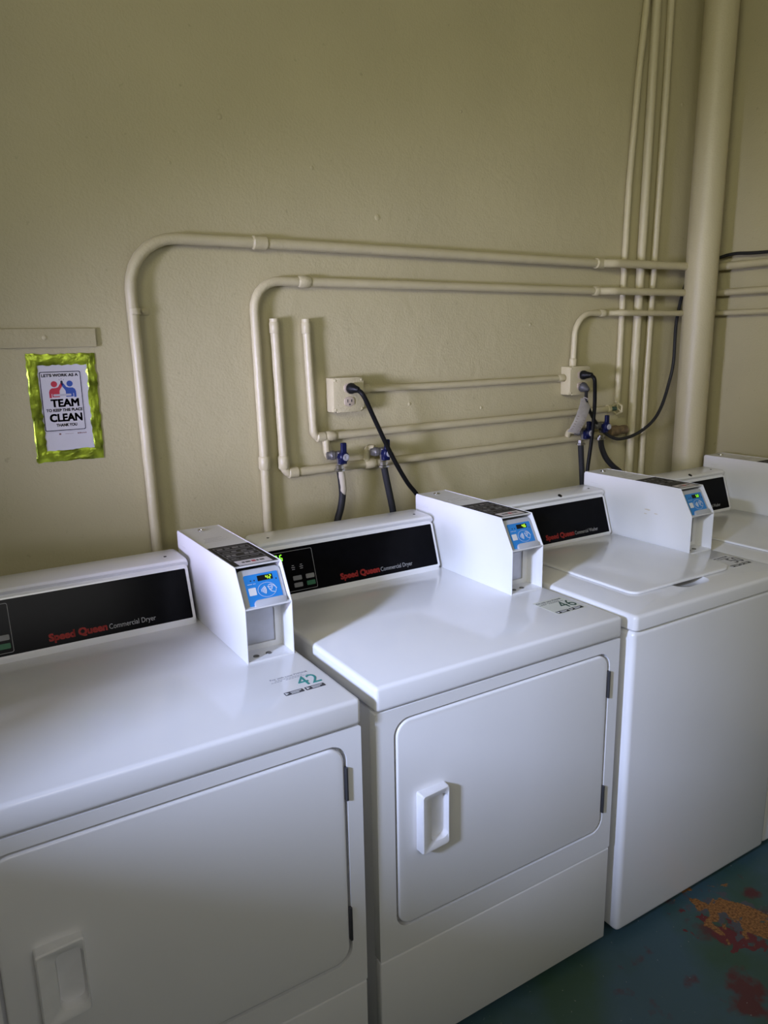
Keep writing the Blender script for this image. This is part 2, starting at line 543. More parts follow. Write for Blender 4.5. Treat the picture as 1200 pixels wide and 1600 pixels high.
def console(root, x0, x1, zt, panel_x0, panel_x1, plug=None):
    """sloping control console across the back of a machine"""
    prof = [(0.5500, zt), (0.5520, zt + 0.007), (0.5925, zt + 0.1300), (0.5960, zt + 0.1345), (0.5905, zt + 0.1385), (0.5875, zt + 0.1440),
            (0.5905, zt + 0.1495), (0.5990, zt + 0.1530), (0.676, zt + 0.1545), (0.687, zt + 0.1510), (0.69, zt + 0.143), (0.69, zt)]
    mb = MB()
    ls = []
    # rounded ends: the profile shrinks a little towards both ends
    cy = 0.63; cz = zt + 0.07
    for x, k in ((x0, 0.90), (x0 + 0.003, 0.955), (x0 + 0.009, 0.99), (x0 + 0.016, 1.0), (x1 - 0.016, 1.0), (x1 - 0.009, 0.99), (x1 - 0.003, 0.955), (x1, 0.90)):
        ls.append([(x, cy + (y - cy) * k, (cz + (z - cz) * k) if z > zt + 0.02 else z) for y, z in prof])
    mb.loops(ls)
    c = mb.build('control_console', enamel, root, angle=32)
    # the sloping face: u along x, v up the slope
    a = Vector((0, 0.5520, zt + 0.007)); b = Vector((0, 0.5925, zt + 0.13))
    M = frame(a, XM, b - a)
    H = (b - a).length
    # pale rim around the black overlay
    MB().ring(rrect(x0 + 0.006, x1 - 0.003, 0.001, H - 0.001, 0.006, 4), rrect(panel_x0, panel_x1, 0.0075, H - 0.0045, 0.003, 4), M, 0.0022).build('console_rim', enamel, c)
    MB().plate(rrect(panel_x0 - 0.001, panel_x1 + 0.001, 0.007, H - 0.004, 0.003, 3), M, 0.0012).build('display_panel', black_gl, c)
    for x in (x0 + 0.04, x1 - 0.045):
        MB().cyl((x, 0.62, zt + 0.1525), (x, 0.62, zt + 0.1545), 0.0035).build('console_screw', seam_m, c)
    if plug:
        MB().lathe((plug, 0.596, zt + 0.1505), (0, -0.5, 0.85), [(0, 0.007), (0.003, 0.0068), (0.004, 0.004)]).build('hole_plug', black_pl, c)
    return c, M, H


def brand(c, M, x, word):
    P = M @ Matrix.Translation((0, 0, 0.0013))
    lettering('brand_lettering', 'Speed Queen', 0.0150, P @ Matrix.Translation((x, 0.0195, 0)), red_t, c, bold=0.06, fit=0.120)
    lettering('model_lettering', word, 0.0115, P @ Matrix.Translation((x + 0.125, 0.0195, 0)), grey_t, c, fit=0.104)


def keypad(c, M, H, price):
    P = M @ Matrix.Translation((0, 0, 0.0012))
    MB().ring(rrect(0.022, 0.164, 0.013, H - 0.012, 0.004, 3), rrect(0.0229, 0.1631, 0.0139, H - 0.0129, 0.0035, 3), P, 0.0003).build('keypad_outline', grey_t, c, flat=True)
    if price:
        digits('price_display', price, P @ Matrix.Translation((0.040, 0.094, 0)), 0.018, 0.0088, 0.006, led, c)
    for i, (x, y, mm) in enumerate(((0.099, 0.040, btn_grey), (0.135, 0.040, btn_grey), (0.099, 0.022, btn_grey), (0.135, 0.022, btn_green))):
        b = MB().plate(rrect(x, x + 0.024, y, y + 0.0115, 0.002, 2), P, 0.001).build('button', mm, c)
    q = MB()
    for x in (0.100, 0.123):
        for k, (dx, wd) in enumerate(((0.0, 0.008), (-0.001, 0.010), (0.001, 0.006))):
            q.plate([(x + dx, 0.068 + k * 0.005), (x + dx + wd, 0.068 + k * 0.005), (x + dx + wd, 0.0695 + k * 0.005), (x + dx, 0.0695 + k * 0.005)], P, 0.0003)
    q.build('keypad_print', dim_t, c, flat=True)


def payment_box(root, bx, zt, number, led_m, blank_sides=False, stain=False):
    """coin box bolted to the top of a machine, with a sloped card reader"""
    zk, zb = zt + 0.118, zt + 0.1967
    t = 0.0022
    x1 = bx + BW
    side = [(BF, zt), (BF, zk), (BT, zb), (BB - 0.006, zb), (BB, zb - 0.006), (BB, zt)]
    mb = MB()
    for x in (bx, x1 - t):
        mb.prism([(x, y, z) for y, z in side], (t, 0, 0), 0.0008, 2, both=True)
    mb.box(bx + t, x1 - t, BT + 0.001, BB - 0.003, zb - t - 0.0012, zb - 0.0012)             # top
    mb.box(bx + t, x1 - t, BB - 0.004, BB - 0.001, zt, zb - 0.002)                           # back
    mb.box(bx + t, x1 - t, BF + 0.001, 0.316, zt, zt + 0.0035)                               # bottom of the coin-return well
    mb.box(bx + t, x1 - t, BF + 0.0005, 0.316, zk - 0.0024, zk + 0.0005)                     # shelf over the well
    mb.ring([(0, 0), (BW - 2 * t, 0), (BW - 2 * t, 0.115), (0, 0.115)], [(0.008, 0.012), (0.086, 0.012), (0.086, 0.103), (0.008, 0.103)],
            frame((bx + t, 0.316, zt + 0.0035), XM, ZM), 0.003)                              # frame round the coin door
    box = mb.build('payment_box', enamel_box, root)
    MB().box(bx + 0.006, bx + 0.095, 0.3165, 0.319, zt + 0.010, zt + 0.112).build('coin_door', steel, box)
    MB().box(bx + 0.0855, bx + 0.0885, 0.3095, 0.3125, zt + 0.099, zt + 0.106, 0.0005).build('coin_door_latch', dullmetal, box)
    for dx, y in ((0.028, 0.279), (0.057, 0.281)):
        MB().lathe((bx + dx, y, zt + 0.003), (0, 0, 1), [(0, 0.0068), (0.0018, 0.0062), (0.0026, 0.003)]).build('bolt', dullmetal, box)
    # lock in the top
    MB().lathe((bx + 0.050, 0.652, zb - 0.002), (0, 0, 1), [(0, 0.0095), (0.0025, 0.0095), (0.0035, 0.008), (0.0035, 0.0055), (0.002, 0.005), (0.002, 0.0035), (0.0042, 0.003)]).build('lock', chrome, box)
    # black instruction label with white pictograms, and the pale strip below it
    TM = frame((bx + 0.004, 0.309, zb - 0.0012), XM, (0, 1, 0))
    lab = MB().plate([(0, 0), (BW - 0.008, 0), (BW - 0.008, 0.168), (0, 0.168)], TM, 0.0006).build('instruction_label', label_blk, box, flat=True)
    L2 = TM @ Matrix.Translation((0, 0, 0.0006))
    MB().plate([(0.012, 0.002), (0.086, 0.002), (0.086, 0.036), (0.012, 0.036)], L2, 0.0002).build('label_strip', label_pink, box, flat=True)
    q = MB()

    def bar(x, y, w_, h_):
        q.plate([(x, y), (x + w_, y), (x + w_, y + h_), (x, y + h_)], L2, 0.0003)
    for y in (0.044, 0.072, 0.101, 0.131):                    # white outlined rows
        for (a, b_, c_, d) in ((0.008, y, 0.080, 0.0007), (0.008, y + 0.024, 0.080, 0.0007), (0.008, y, 0.0007, 0.024), (0.0875, y, 0.0007, 0.0247)):
            bar(a, b_, c_, d)
    for (x, y, w_, h_) in ((0.014, 0.139, 0.012, 0.008), (0.032, 0.145, 0.012, 0.002), (0.032, 0.139, 0.010, 0.002), (0.050, 0.141, 0.014, 0.008), (0.068, 0.146, 0.013, 0.002), (0.068, 0.140, 0.011, 0.002),
                           (0.016, 0.112, 0.016, 0.002), (0.036, 0.110, 0.011, 0.006), (0.058, 0.114, 0.015, 0.002), (0.058, 0.108, 0.012, 0.002),
                           (0.014, 0.079, 0.009, 0.009), (0.026, 0.079, 0.009, 0.009), (0.056, 0.081, 0.009, 0.009), (0.068, 0.081, 0.009, 0.009),
                           (0.014, 0.052, 0.016, 0.0015), (0.014, 0.058, 0.012, 0.0015), (0.036, 0.055, 0.018, 0.0015), (0.060, 0.058, 0.018, 0.0015)):
        bar(x, y, w_, h_)
    q.build('label_pictograms', mat('faded_white_print', (0.19, 0.18, 0.17), 0.5), box, flat=True)
    q = MB()
    for (x, w_) in ((0.024, 0.006), (0.032, 0.011), (0.0565, 0.005), (0.064, 0.010)):
        q.plate([(x, 0.016), (x + w_, 0.016), (x + w_, 0.0245), (x, 0.0245)], L2, 0.0004)
    q.build('strip_print', black_t, box, flat=True)
    MB().plate([(0.0455, 0.015), (0.0545, 0.015), (0.0545, 0.026), (0.0455, 0.026)], L2, 0.0004).build('strip_emblem', sign_red, box, flat=True)
    q = MB()
    for k, (x, w_) in enumerate(((0.012, 0.062), (0.018, 0.058), (0.022, 0.03), (0.022, 0.044))):   # faint printed notice behind the label
        yy = 0.222 + k * 0.011
        q.plate([(x, yy), (x + w_, yy), (x + w_, yy + 0.0022), (x, yy + 0.0022)], TM, 0.0002)
    q.build('faint_notice', mat('faint_print', (0.42, 0.40, 0.37), 0.5), box, flat=True)
    # slot embossed in the side
    MB().box(bx - 0.0006, bx, 0.626, 0.660, zb - 0.034, zb - 0.030, 0.0003).build('side_slot', enamel_box, box)
    if stain:
        q = MB()
        for (y, z, a, b_) in ((0.417, 1.020 - 0.909 + zt, 0.016, 0.003), (0.385, 1.012 - 0.909 + zt, 0.010, 0.002), (0.425, 1.006 - 0.909 + zt, 0.007, 0.0018)):
            q.prism([(bx - 0.0003, y + a * math.cos(k * PI / 6) * random.uniform(.6, 1), z + b_ * math.sin(k * PI / 6) * random.uniform(.6, 1)) for k in range(12)], (0.0004, 0, 0))
        q.build('scuff_mark', mat('tan_scuff', (0.62, 0.57, 0.47), 0.6), box, flat=True)
    # ---- card reader
    a = Vector((0, BF, zk)); b = Vector((0, BT, zb))
    d = (b - a).normalized(); nrm = Vector((0, -d.z, d.y))
    a2 = a - nrm * 0.010
    M = frame((bx + t + 0.0015, a2.y, a2.z), XM, d)
    IW = BW - 2 * t - 0.003
    HH = (b - a).length - 0.006
    rd = MB().prism([M @ Vector((x, y, 0)) for x, y in rrect(0, IW, 0.002, HH, (0.004, 0.004, 0.012, 0.012), 5)], -nrm * 0.028, 0.003, 3).build('card_reader', grey_pl, root)
    if number is None:
        return
    F = M
    bl = MB().plate(rrect(0.013, IW - 0.009, 0.004, 0.072, 0.003, 3), F, 0.0012).build('reader_face', blue_face, rd)
    F2 = F @ Matrix.Translation((0, 0, 0.0012))
    MB().plate(rrect(0.042, 0.076, 0.056, 0.0675, 0.001, 2), F2, 0.0003).build('reader_display', black_pl, rd)
    digits('reader_digits', number, F2 @ Matrix.Translation((0.0595, 0.0575, 0.0004)), 0.0085, 0.0052, 0.0022, led_m, rd)
    MB().plate(rrect(0.0175, 0.0335, 0.028, 0.044, 0.001, 2), F2, 0.0003).build('scan_patch', white_t, rd, flat=True)
    el = [(0.0575 + 0.0205 * math.cos(2 * PI * k / 40), 0.0355 + 0.0155 * math.sin(2 * PI * k / 40)) for k in range(40)]
    el2 = [(0.0575 + 0.0199 * math.cos(2 * PI * k / 40), 0.0355 + 0.0149 * math.sin(2 * PI * k / 40)) for k in range(40)]
    q = MB().ring(el, el2, F2, 0.0003)
    for k in range(4):                                        # contactless waves
        R = 0.0045 + 0.0032 * k; th = 0.0006 + 0.00012 * k; ar = 0.62
        o_ = [(0.041 + (R + th) * math.cos(s), 0.0355 + (R + th) * math.sin(s)) for s in [-ar + 2 * ar * j / 8 for j in range(9)]]
        i_ = [(0.041 + (R - th) * math.cos(s), 0.0355 + (R - th) * math.sin(s)) for s in [ar - 2 * ar * j / 8 for j in range(9)]]
        q.plate(o_ + i_, F2, 0.0003)

    def stroke(pts, th=0.0006):
        for p0, p1 in zip(pts, pts[1:]):
            p0, p1 = Vector(p0), Vector(p1); nn = (p1 - p0).orthogonal().normalized() * th
            q.plate([p0 - nn, p1 - nn, p1 + nn, p0 + nn], F2, 0.0003)
    stroke([(0.062, 0.044), (0.068, 0.0455), (0.074, 0.042), (0.0795, 0.035)])          # hand holding a card
    stroke([(0.0595, 0.042), (0.070, 0.038), (0.0675, 0.034), (0.0625, 0.0365)])
    stroke([(0.061, 0.041), (0.0635, 0.034), (0.067, 0.030), (0.0745, 0.0275)])
    stroke([(0.067, 0.043), (0.072, 0.0395)])
    for x, w_ in ((0.018, 0.010), (0.030, 0.006)):
        q.plate([(x, 0.0515), (x + w_, 0.0515), (x + w_, 0.0523), (x, 0.0523)], F2, 0.0003)
    q.build('contactless_symbol', white_t, rd, flat=True)
    for x, yy in ((0.025, 0.0575), (0.033, 0.0575), (0.0815, 0.054)):
        MB().plate(rrect(x, x + 0.0028, yy, yy + 0.0028, 0.0009, 2), F2, 0.0003).build('indicator_lamp', black_t, rd, flat=True)
    # curved lip in front of the reader's foot
    lp = rrect(0.022, IW - 0.006, 0.0, 0.0165, (0.001, 0.001, 0.009, 0.009), 5)
    MB().prism([F @ Vector((x, y, 0.008)) for x, y in lp], F.to_3x3() @ Vector((0, 0, -0.0062)), 0.0012, 2).build('reader_lip', grey_pl, rd)


def sticker(root, x, y, zt, number, ink, back, bars):
    """self-adhesive number label on the top of a machine"""
    W_, H_ = 0.092, 0.088
    M = frame((x, y, zt), XM, (0, 1, 0))
    if back:
        st = MB().plate(rrect(0, W_ + 0.003, 0, H_ + 0.004, 0.003, 3), M, 0.0003).build('number_sticker', back, root, flat=True)
    else:
        st = MB().plate([(0.004, 0.010), (0.036, 0.010), (0.036, 0.011), (0.004, 0.011)], M, 0.0003).build('number_sticker', dim_t, root, flat=True)
    P = M @ Matrix.Translation((0, 0, 0.0003))
    lettering('sticker_number', number, 0.040, P @ Matrix.Translation((0.046, 0.026, 0)), ink, st, bold=0.0, fit=0.045)
    lettering('sticker_heading', 'Pay with your PHONE', 0.0058, P @ Matrix.Translation((0.004, 0.079, 0)), dim_t if not back else greyblack_t, st, fit=0.08)
    q = MB()
    for (xx, yy, w_) in ((0.012, 0.0725, 0.060), (0.002, 0.067, 0.028), (0.033, 0.067, 0.052)):
        for k in range(int(w_ / 0.006)):
            q.plate([(xx + k * 0.006, yy), (xx + k * 0.006 + 0.0045, yy), (xx + k * 0.006 + 0.0045, yy + 0.0018), (xx + k * 0.006, yy + 0.0018)], P, 0.0002)
    q.build('sticker_small_print', dim_t if not back else greyblack_t, st, flat=True)
    q = MB()
    for a, b in ((0.004, 0.043), (0.047, 0.088)):
        q.plate(rrect(a, b, 0.004, 0.017, 0.0015, 2), P, 0.0003)
    q.build('store_badges', bars, st, flat=True)
    q = MB()
    for a in (0.006, 0.050):
        q.plate([(a, 0.006), (a + 0.007, 0.0105), (a, 0.015)], P, 0.0005)
        for k, wd in enumerate((0.016, 0.022)):
            q.plate([(a + 0.011, 0.0065 + k * 0.005), (a + 0.011 + wd, 0.0065 + k * 0.005), (a + 0.011 + wd, 0.0088 + k * 0.005), (a + 0.011, 0.0088 + k * 0.005)], P, 0.0005)
    q.build('badge_print', white_t, st, flat=True)
    return st


def feet(root, W_):
    for x in (0.05, W_ - 0.05):
        for y in (0.06, 0.63):
            MB().lathe((x, y, 0.0), (0, 0, 1), [(0, 0.020), (0.008, 0.020), (0.010, 0.010), (0.03, 0.010)]).build('foot', black_pl, root)


def door_handle(parent, x0, x1, z0, z1, y):
    """scooped plastic pull: raised rim, inner face sloping from the left rim down to the recess"""
    n = 6
    zc = (z0 + z1) / 2

    def loop(ax0, ax1, az0, az1, r, yl, yr):
        out = []
        for x, z in rrect(ax0, ax1, az0, az1, r, n):
            s = (x - x0) / (x1 - x0)
            bulge = 0.004 * (1 - ((z - zc) / (z1 - zc)) ** 2)
            xx = x + (bulge if x > (ax0 + ax1) / 2 else -bulge)
            out.append((xx, y - (yl + (yr - yl) * s), z))
        return out
    mb = MB()
    mb.loops([loop(x0, x1, z0, z1, 0.004, -0.002, -0.002), loop(x0 + 0.0005, x1 - 0.0005, z0 + 0.001, z1 - 0.001, 0.004, 0.020, 0.014),
              loop(x0 + 0.003, x1 - 0.002, z0 + 0.003, z1 - 0.003, 0.005, 0.023, 0.0165),
              loop(x0 + 0.011, x1 - 0.004, z0 + 0.008, z1 - 0.007, 0.006, 0.0225, 0.0165),
              loop(x0 + 0.030, x1 - 0.005, z0 + 0.016, z1 - 0.016, 0.012, 0.014, 0.0145),
              loop(x0 + 0.033, x1 - 0.008, z0 + 0.019, z1 - 0.019, 0.011, 0.0005, 0.0005)], cap0=False)
    return mb.build('door_handle', plastic_w, parent, angle=30)


def make_dryer(x, y, label, number, led_m, price, st_ink, st_back, st_bars):
    W = 0.683; zt = 0.914
    root = thing('dryer', (x, y, 0), label, 'clothes dryer', 'white front loading dryers')
    zs, zlb = 0.2901, 0.8605
    dl, dr, db, dt = 0.0448, 0.6473, 0.3545, 0.8289
    # cabinet: sheet-metal body behind a front frame with the door opening
    cb = MB().box(0.002, W - 0.002, 0.020, 0.69, 0.022, zlb - 0.003, 0.004, 2)
    FM = frame((0, 0.0225, 0), XM, ZM)                       # outward = -y
    fr = MB()
    cab = cb.build('cabinet', enamel, root)
    MB().ring(rrect(0.0, W, zs + 0.0015, zlb - 0.0025, 0.004, 3), rrect(dl - 0.0035, dr + 0.0035, db - 0.0035, dt + 0.0035, 0.036, 8), FM, 0.0225).build('front_frame', enamel, root)
    # soft rounded corners of the front frame
    dm = MB().prism([(px, -0.001, pz) for px, pz in rrect(dl + 0.002, dr - 0.002, db + 0.002, dt - 0.002, 0.033, 8)], (0, 0.016, 0), 0.005, 4)
    door = dm.build('door', enamel, root)
    door_handle(door, 0.0935, 0.1655, 0.5225, 0.6600, -0.001)
    for z0, z1 in ((0.714, 0.782), (0.404, 0.477)):
        h = MB().box(dr - 0.0025, dr + 0.0048, -0.0020, 0.004, z0, z1, 0.0012, 2)
        h.cyl((dr + 0.001, -0.0030, z0), (dr + 0.001, -0.0030, z1), 0.0028, seg=10)
        h.build('hinge', hinge_m, door)
    MB().box(0.0, W, 0.0, 0.022, 0.022, zs - 0.0015, 0.004, 3).build('lower_panel', enamel, root)
    MB().box(-0.0005, W + 0.0005, -0.004, 0.692, zlb, zt, 0.009, 4).build('top_panel', enamel, root)
    feet(root, W)
    c, M, H = console(root, 0.018, 0.5575, zt, 0.026, 0.5485)
    keypad(c, M, H, price)
    brand(c, M, 0.2335, 'Commercial Dryer')
    payment_box(root, BX, zt, number, led_m)
    if number:
        sticker(root, 0.567, 0.078 if number == '42' else 0.088, zt, number, st_ink, st_back, st_bars)
    return root


def make_washer(x, y, z, label, number, led_m):
    W = 0.651; zt = 0.909
    root = thing('washing_machine', (x, y, z), label, 'washing machine', 'white top loading washers')
    zlb = 0.868
    MB().box(0.0, W, 0.0, 0.69, 0.022, zlb - 0.002, 0.014, 5).build('cabinet', enamel, root)
    # top deck with a finger scoop cut in front of the lid
    lx0, lx1, ly0, ly1 = 0.112, 0.536, 0.098, 0.545
    sc = (0.262, 0.392)
    dk = MB()
    ox0, ox1, oy0, oy1 = -0.002, W + 0.002, -0.006, 0.692
    rings = []
    for ins, z in ((0.004, zlb), (0.0, zlb + 0.004), (0.0, zt - 0.010), (0.0013, zt - 0.0055), (0.0045, zt - 0.0017), (0.010, zt)):
        rings.append([(px, py, z) for px, py in rrect(ox0 + ins, ox1 - ins, oy0 + ins, oy1 - ins, 0.012 - ins * 0.6, 5)])
    dk.loops(rings, cap1=False)
    dk.b.verts.ensure_lookup_table()
    n_ = len(rings[0])
    top = dk.b.verts[:][-n_:]
    sl = []
    for i, z in ((0.0, zt), (0.002, zt - 0.003), (0.010, zt - 0.012), (0.020, zt - 0.016)):
        sl.append([dk.b.verts.new((px, py, z)) for px, py in rrect(sc[0] + i, sc[1] - i, 0.064 + i * 0.8, 0.16 - i * .2, (0.034 - i * .5, 0.034 - i * .5, 0.01, 0.01), 6)])
    for p, q in zip(sl, sl[1:]):
        for i in range(len(p)):
            dk.b.faces.new((p[i], p[(i + 1) % len(p)], q[(i + 1) % len(p)], q[i]))
    dk.b.faces.new(sl[-1])
    es = []
    for L in (top, sl[0]):
        for i in range(len(L)):
            e = dk.b.edges.get((L[i], L[(i + 1) % len(L)]))
            es.append(e or dk.b.edges.new((L[i], L[(i + 1) % len(L)])))
    bmesh.ops.triangle_fill(dk.b, edges=es, use_beauty=True, use_dissolve=False)
    bmesh.ops.recalc_face_normals(dk.b, faces=dk.b.faces[:])
    dk.build('top_deck', enamel, root)
    lid_loop = rrect(lx0, lx1, ly0, ly1, (0.026, 0.055, 0.01, 0.01), 8)
    MB().prism([(px, py, zt + 0.0075) for px, py in lid_loop], (0, 0, -0.0062), 0.003, 3).build('lid', enamel, root)
    # shallow groove seen around the lid
    MB().plate(rrect(lx0 + 0.003, lx1 - 0.003, ly0 + 0.003, ly1 - 0.003, (0.026, 0.055, 0.01, 0.01), 8), frame((0, 0, zt), XM, (0, 1, 0)), 0.0014).build('lid_gasket', seam_m, root)
    feet(root, W)
    c, M, H = console(root, 0.010, 0.5350, zt, 0.022, 0.5255, plug=0.335)
    brand(c, M, 0.2450, 'Commercial Washer')
    payment_box(root, 0.5411, zt, number, led_m, stain=number == '50')
    if number:
        sticker(root, 0.5325, 0.100, zt, number, greyblack_t, mat('clear_sticker', (0.66, 0.66, 0.68), 0.3), black_t)
    return root


make_dryer(-1.4514, -0.02, 'white dryer left of dryer 42, mostly outside the photo', None, led, None, teal_t, None, greyblack_t)
make_dryer(-0.7257, -0.0182, 'white dryer numbered 42, nearest and largest at the left', '42', led_bright, None, teal_t, None, greyblack_t)
make_dryer(0.0, 0.0, 'white dryer numbered 46 in the middle, whole door and handle in view', '46', led_bright, '1.75', dkgreen_t, cream_lab, black_t)
make_washer(0.7176, -0.0107, 0.0, 'white top loading washer numbered 50, right of dryer 46', '50', led)
make_washer(1.382, 0.0, -0.0075, 'white top loading washer in the corner, cut off by the right edge', None, led)

# ------------------------------------------------------------------ pipes and conduits
YP = YB                                                        # wall plane


def pipe(name, label, pts, r, bend=0.05, fits=(), cat='pipe', lump=0.03, cap=False, group=None):
    """one painted run as a thing; fits: (kind, position, direction)"""
    P = lumps(fillet(pts, bend), 0.02)
    o = MB().tube(P, r, 16, lump).build(name, pipe_m, angle=60)
    tag(o, label, cat, group)
    for kind, p, d in fits:
        p = Vector(p); d = Vector(d).normalized()
        if kind == 'coupling':
            L_ = r * 1.5
            MB().lathe(p - d * L_, d, [(0, r * 1.02), (0.004, r * 1.26), (2 * L_ - 0.004, r * 1.26), (2 * L_, r * 1.02)]).build('coupling', pipe_m, o)
        elif kind == 'elbow':
            MB().lathe(p - d * r * 1.2, d, [(0, r * 1.0), (0.003, r * 1.22), (r * 2.2, r * 1.24), (r * 2.4, r * 1.0)]).build('elbow_collar', pipe_m, o)
        elif kind == 'strap':
            s = MB().lathe(p - d * 0.008, d, [(0, r * 1.06), (0.001, r * 1.14), (0.015, r * 1.14), (0.016, r * 1.06)])
            sd = d.cross(Vector((0, -1, 0))).normalized()
            e = p + sd * (r + 0.012); e.y = YB - 0.003
            s.box(-0.014, 0.014, -0.008, 0.008, -0.0025, 0.0025, 0.001, 2, M=frame(e, sd, d))
            s.lathe(e + Vector((0, -0.002, 0)), (0, -1, 0), [(0, 0.006), (0.004, 0.0055), (0.006, 0.003)], 10)
            s.build('pipe_strap', pipe_m, o)
        elif kind == 'cap':
            MB().lathe(p - d * 0.03, d, [(0, r * 1.0), (0.002, r * 1.12), (0.028, r * 1.12), (0.033, r * 0.9)]).build('end_cap', pipe_m, o)
    return o


RA, RB, RC, RD, RE = 0.0145, 0.0130, 0.0130, 0.0120, 0.0105
yA = YB - 0.020
# outer run: up from behind the dryers, over the top and round the corner of the room
pipe('pipe', 'thick beige painted pipe bending over highest along the back wall and around the corner',
     [(-0.160, yA, 0.0), (-0.168, yA, 1.10), (-0.180, yA, 1.818), (0.17, yA, 1.818), (1.46, yA - 0.006, 1.807), (1.50, yA - 0.036, 1.806), (2.045, yA - 0.036, 1.808), (2.045, -2.0, 1.822)],
     RA, [0, 0, 0.125, 0, 0.05, 0.05, 0.02, 0],
     [('coupling', (0.171, yA, 1.818), (1, 0, 0)), ('coupling', (1.455, yA - 0.006, 1.807), (1, 0, 0)), ('strap', (-0.175, yA, 1.64), (0, 0, 1)),
      ('strap', (2.045, 0.55, 1.8175), (0, 1, 0))])
pipe('pipe', 'beige painted pipe bending over second highest, just inside the tallest bend',
     [(0.158, yA + 0.002, 0.0), (0.1535, yA + 0.002, 1.15), (0.146, yA + 0.002, 1.721), (0.31, yA + 0.002, 1.721), (1.46, yA, 1.7135), (1.50, yA - 0.036, 1.712), (2.047, yA - 0.036, 1.711), (2.047, -2.0, 1.722)],
     RB, [0, 0, 0.125, 0, 0.05, 0.05, 0.02, 0],
     [('coupling', (0.300, yA + 0.002, 1.721), (1, 0, 0)), ('coupling', (1.455, yA, 1.7135), (1, 0, 0)), ('coupling', (0.1525, yA + 0.002, 1.225), (0, 0, 1))])
pipe('pipe', 'capped beige pipe, left of the two upright stubs, turning along the lowest level',
     [(0.204, yA + 0.003, 1.622), (0.214, yA + 0.003, 1.188), (0.55, yA + 0.003, 1.189), (1.38, yA + 0.003, 1.194), (1.62, yA + 0.003, 1.196)], RC, 0.022,
     [('cap', (0.2042, yA + 0.003, 1.612), (0, 0, 1)), ('elbow', (0.240, yA + 0.003, 1.188), (1, 0, 0)), ('coupling', (0.500, yA + 0.003, 1.189), (1, 0, 0)), ('coupling', (0.2125, yA + 0.003, 1.22), (0, 0, 1))])
pipe('pipe', 'capped beige pipe, right of the two upright stubs, turning along above the lowest',
     [(0.301, yA + 0.003, 1.620), (0.312, yA + 0.003, 1.284), (0.40, yA + 0.003, 1.284), (1.535, yA + 0.003, 1.289)], RD, 0.022,
     [('cap', (0.3012, yA + 0.003, 1.610), (0, 0, 1)), ('elbow', (0.334, yA + 0.003, 1.284), (1, 0, 0)), ('coupling', (0.366, yA + 0.003, 1.284), (1, 0, 0))])
pipe('conduit', 'thin beige conduit running straight between the two outlet boxes',
     [(0.472, yA + 0.004, 1.4165), (0.80, yA + 0.004, 1.4125), (1.315, yA + 0.004, 1.4140)], RE, 0,
     [('coupling', (0.490, yA + 0.004, 1.4165), (1, 0, 0)), ('coupling', (1.298, yA + 0.004, 1.4140), (1, 0, 0))], cat='conduit')
pipe('conduit', 'thin beige conduit rising from the right outlet box and bending to the corner',
     [(1.352, yA + 0.002, 1.445), (1.357, yA + 0.002, 1.637), (1.52, yA, 1.637), (1.56, yA - 0.034, 1.637), (2.049, yA - 0.034, 1.635), (2.049, -2.0, 1.636)], RE,
     [0, 0.10, 0.04, 0.04, 0.02, 0],
     [('coupling', (1.352, yA + 0.002, 1.466), (0, 0, 1)), ('coupling', (1.49, yA, 1.637), (1, 0, 0))], cat='conduit')
pipe('pipe', 'leftmost of the three thin vertical beige pipes near the corner, slightly bent',
     [(1.660, YB - 0.013, 3.0), (1.645, YB - 0.013, 2.672), (1.623, YB - 0.013, 2.441), (1.602, YB - 0.013, 2.083), (1.598, YB - 0.013, 1.838), (1.597, YB - 0.013, 1.31)], 0.0112, 0, lump=0.05)
pipe('pipe', 'middle and thickest of the three thin vertical beige pipes near the corner',
     [(1.692, YB - 0.017, 3.0), (1.687, YB - 0.017, 2.21), (1.678, YB - 0.017, 1.47), (1.672, YB - 0.017, 0.0)], 0.0155, 0, lump=0.02)
pipe('pipe', 'rightmost of the three thin vertical beige pipes near the corner',
     [(1.769, YB - 0.014, 3.0), (1.768, YB - 0.014, 2.40), (1.757, YB - 0.014, 1.77), (1.750, YB - 0.014, 1.37), (1.750, YB - 0.014, 0.0)], 0.0125, 0, lump=0.05)
tag(MB().tube(lumps([(1.930, 0.77, 0.0), (1.934, 0.77, 1.5), (1.947, 0.77, 3.0)], 0.1), 0.0585, 40).build('drain_stack', pipe_m, angle=60),
    'fat vertical beige stack pipe in the corner of the room', 'pipe')

# wheel-handled stop at the end of the upper water pipe
gv = thing('gate_valve', (1.535, yA + 0.003, 1.289), 'small wheel-handled valve painted beige, left of the vertical pipes', 'valve')
MB().lathe((0, 0, 0), (1, 0, 0), [(0, 0.0125), (0.003, 0.0155), (0.015, 0.0155), (0.018, 0.009)]).build('valve_collar', pipe_m, gv)
MB().cyl((0.016, 0, 0), (0.040, -0.012, 0.001), 0.0075).build('valve_stem', valve_green, gv)
hw = MB()
ax = Vector((0.98, 0.20, 0)).normalized(); c0 = Vector((0.043, -0.015, 0.001)); e1 = Vector((0, 0, 1)); e2 = ax.cross(e1)
hw.tube([c0 + (e1 * math.cos(k * PI / 12) + e2 * math.sin(k * PI / 12)) * (0.019 + 0.0018 * math.cos(k * PI / 12 * 6)) for k in range(25)], 0.0042, 8)
for k in range(3):
    a = k * 2 * PI / 3
    hw.cyl(c0, c0 + (e1 * math.cos(a) + e2 * math.sin(a)) * 0.019, 0.0035, seg=8)
hw.cyl(c0 - ax * 0.004, c0 + ax * 0.006, 0.006)
hw.build('handwheel', pipe_m, gv)
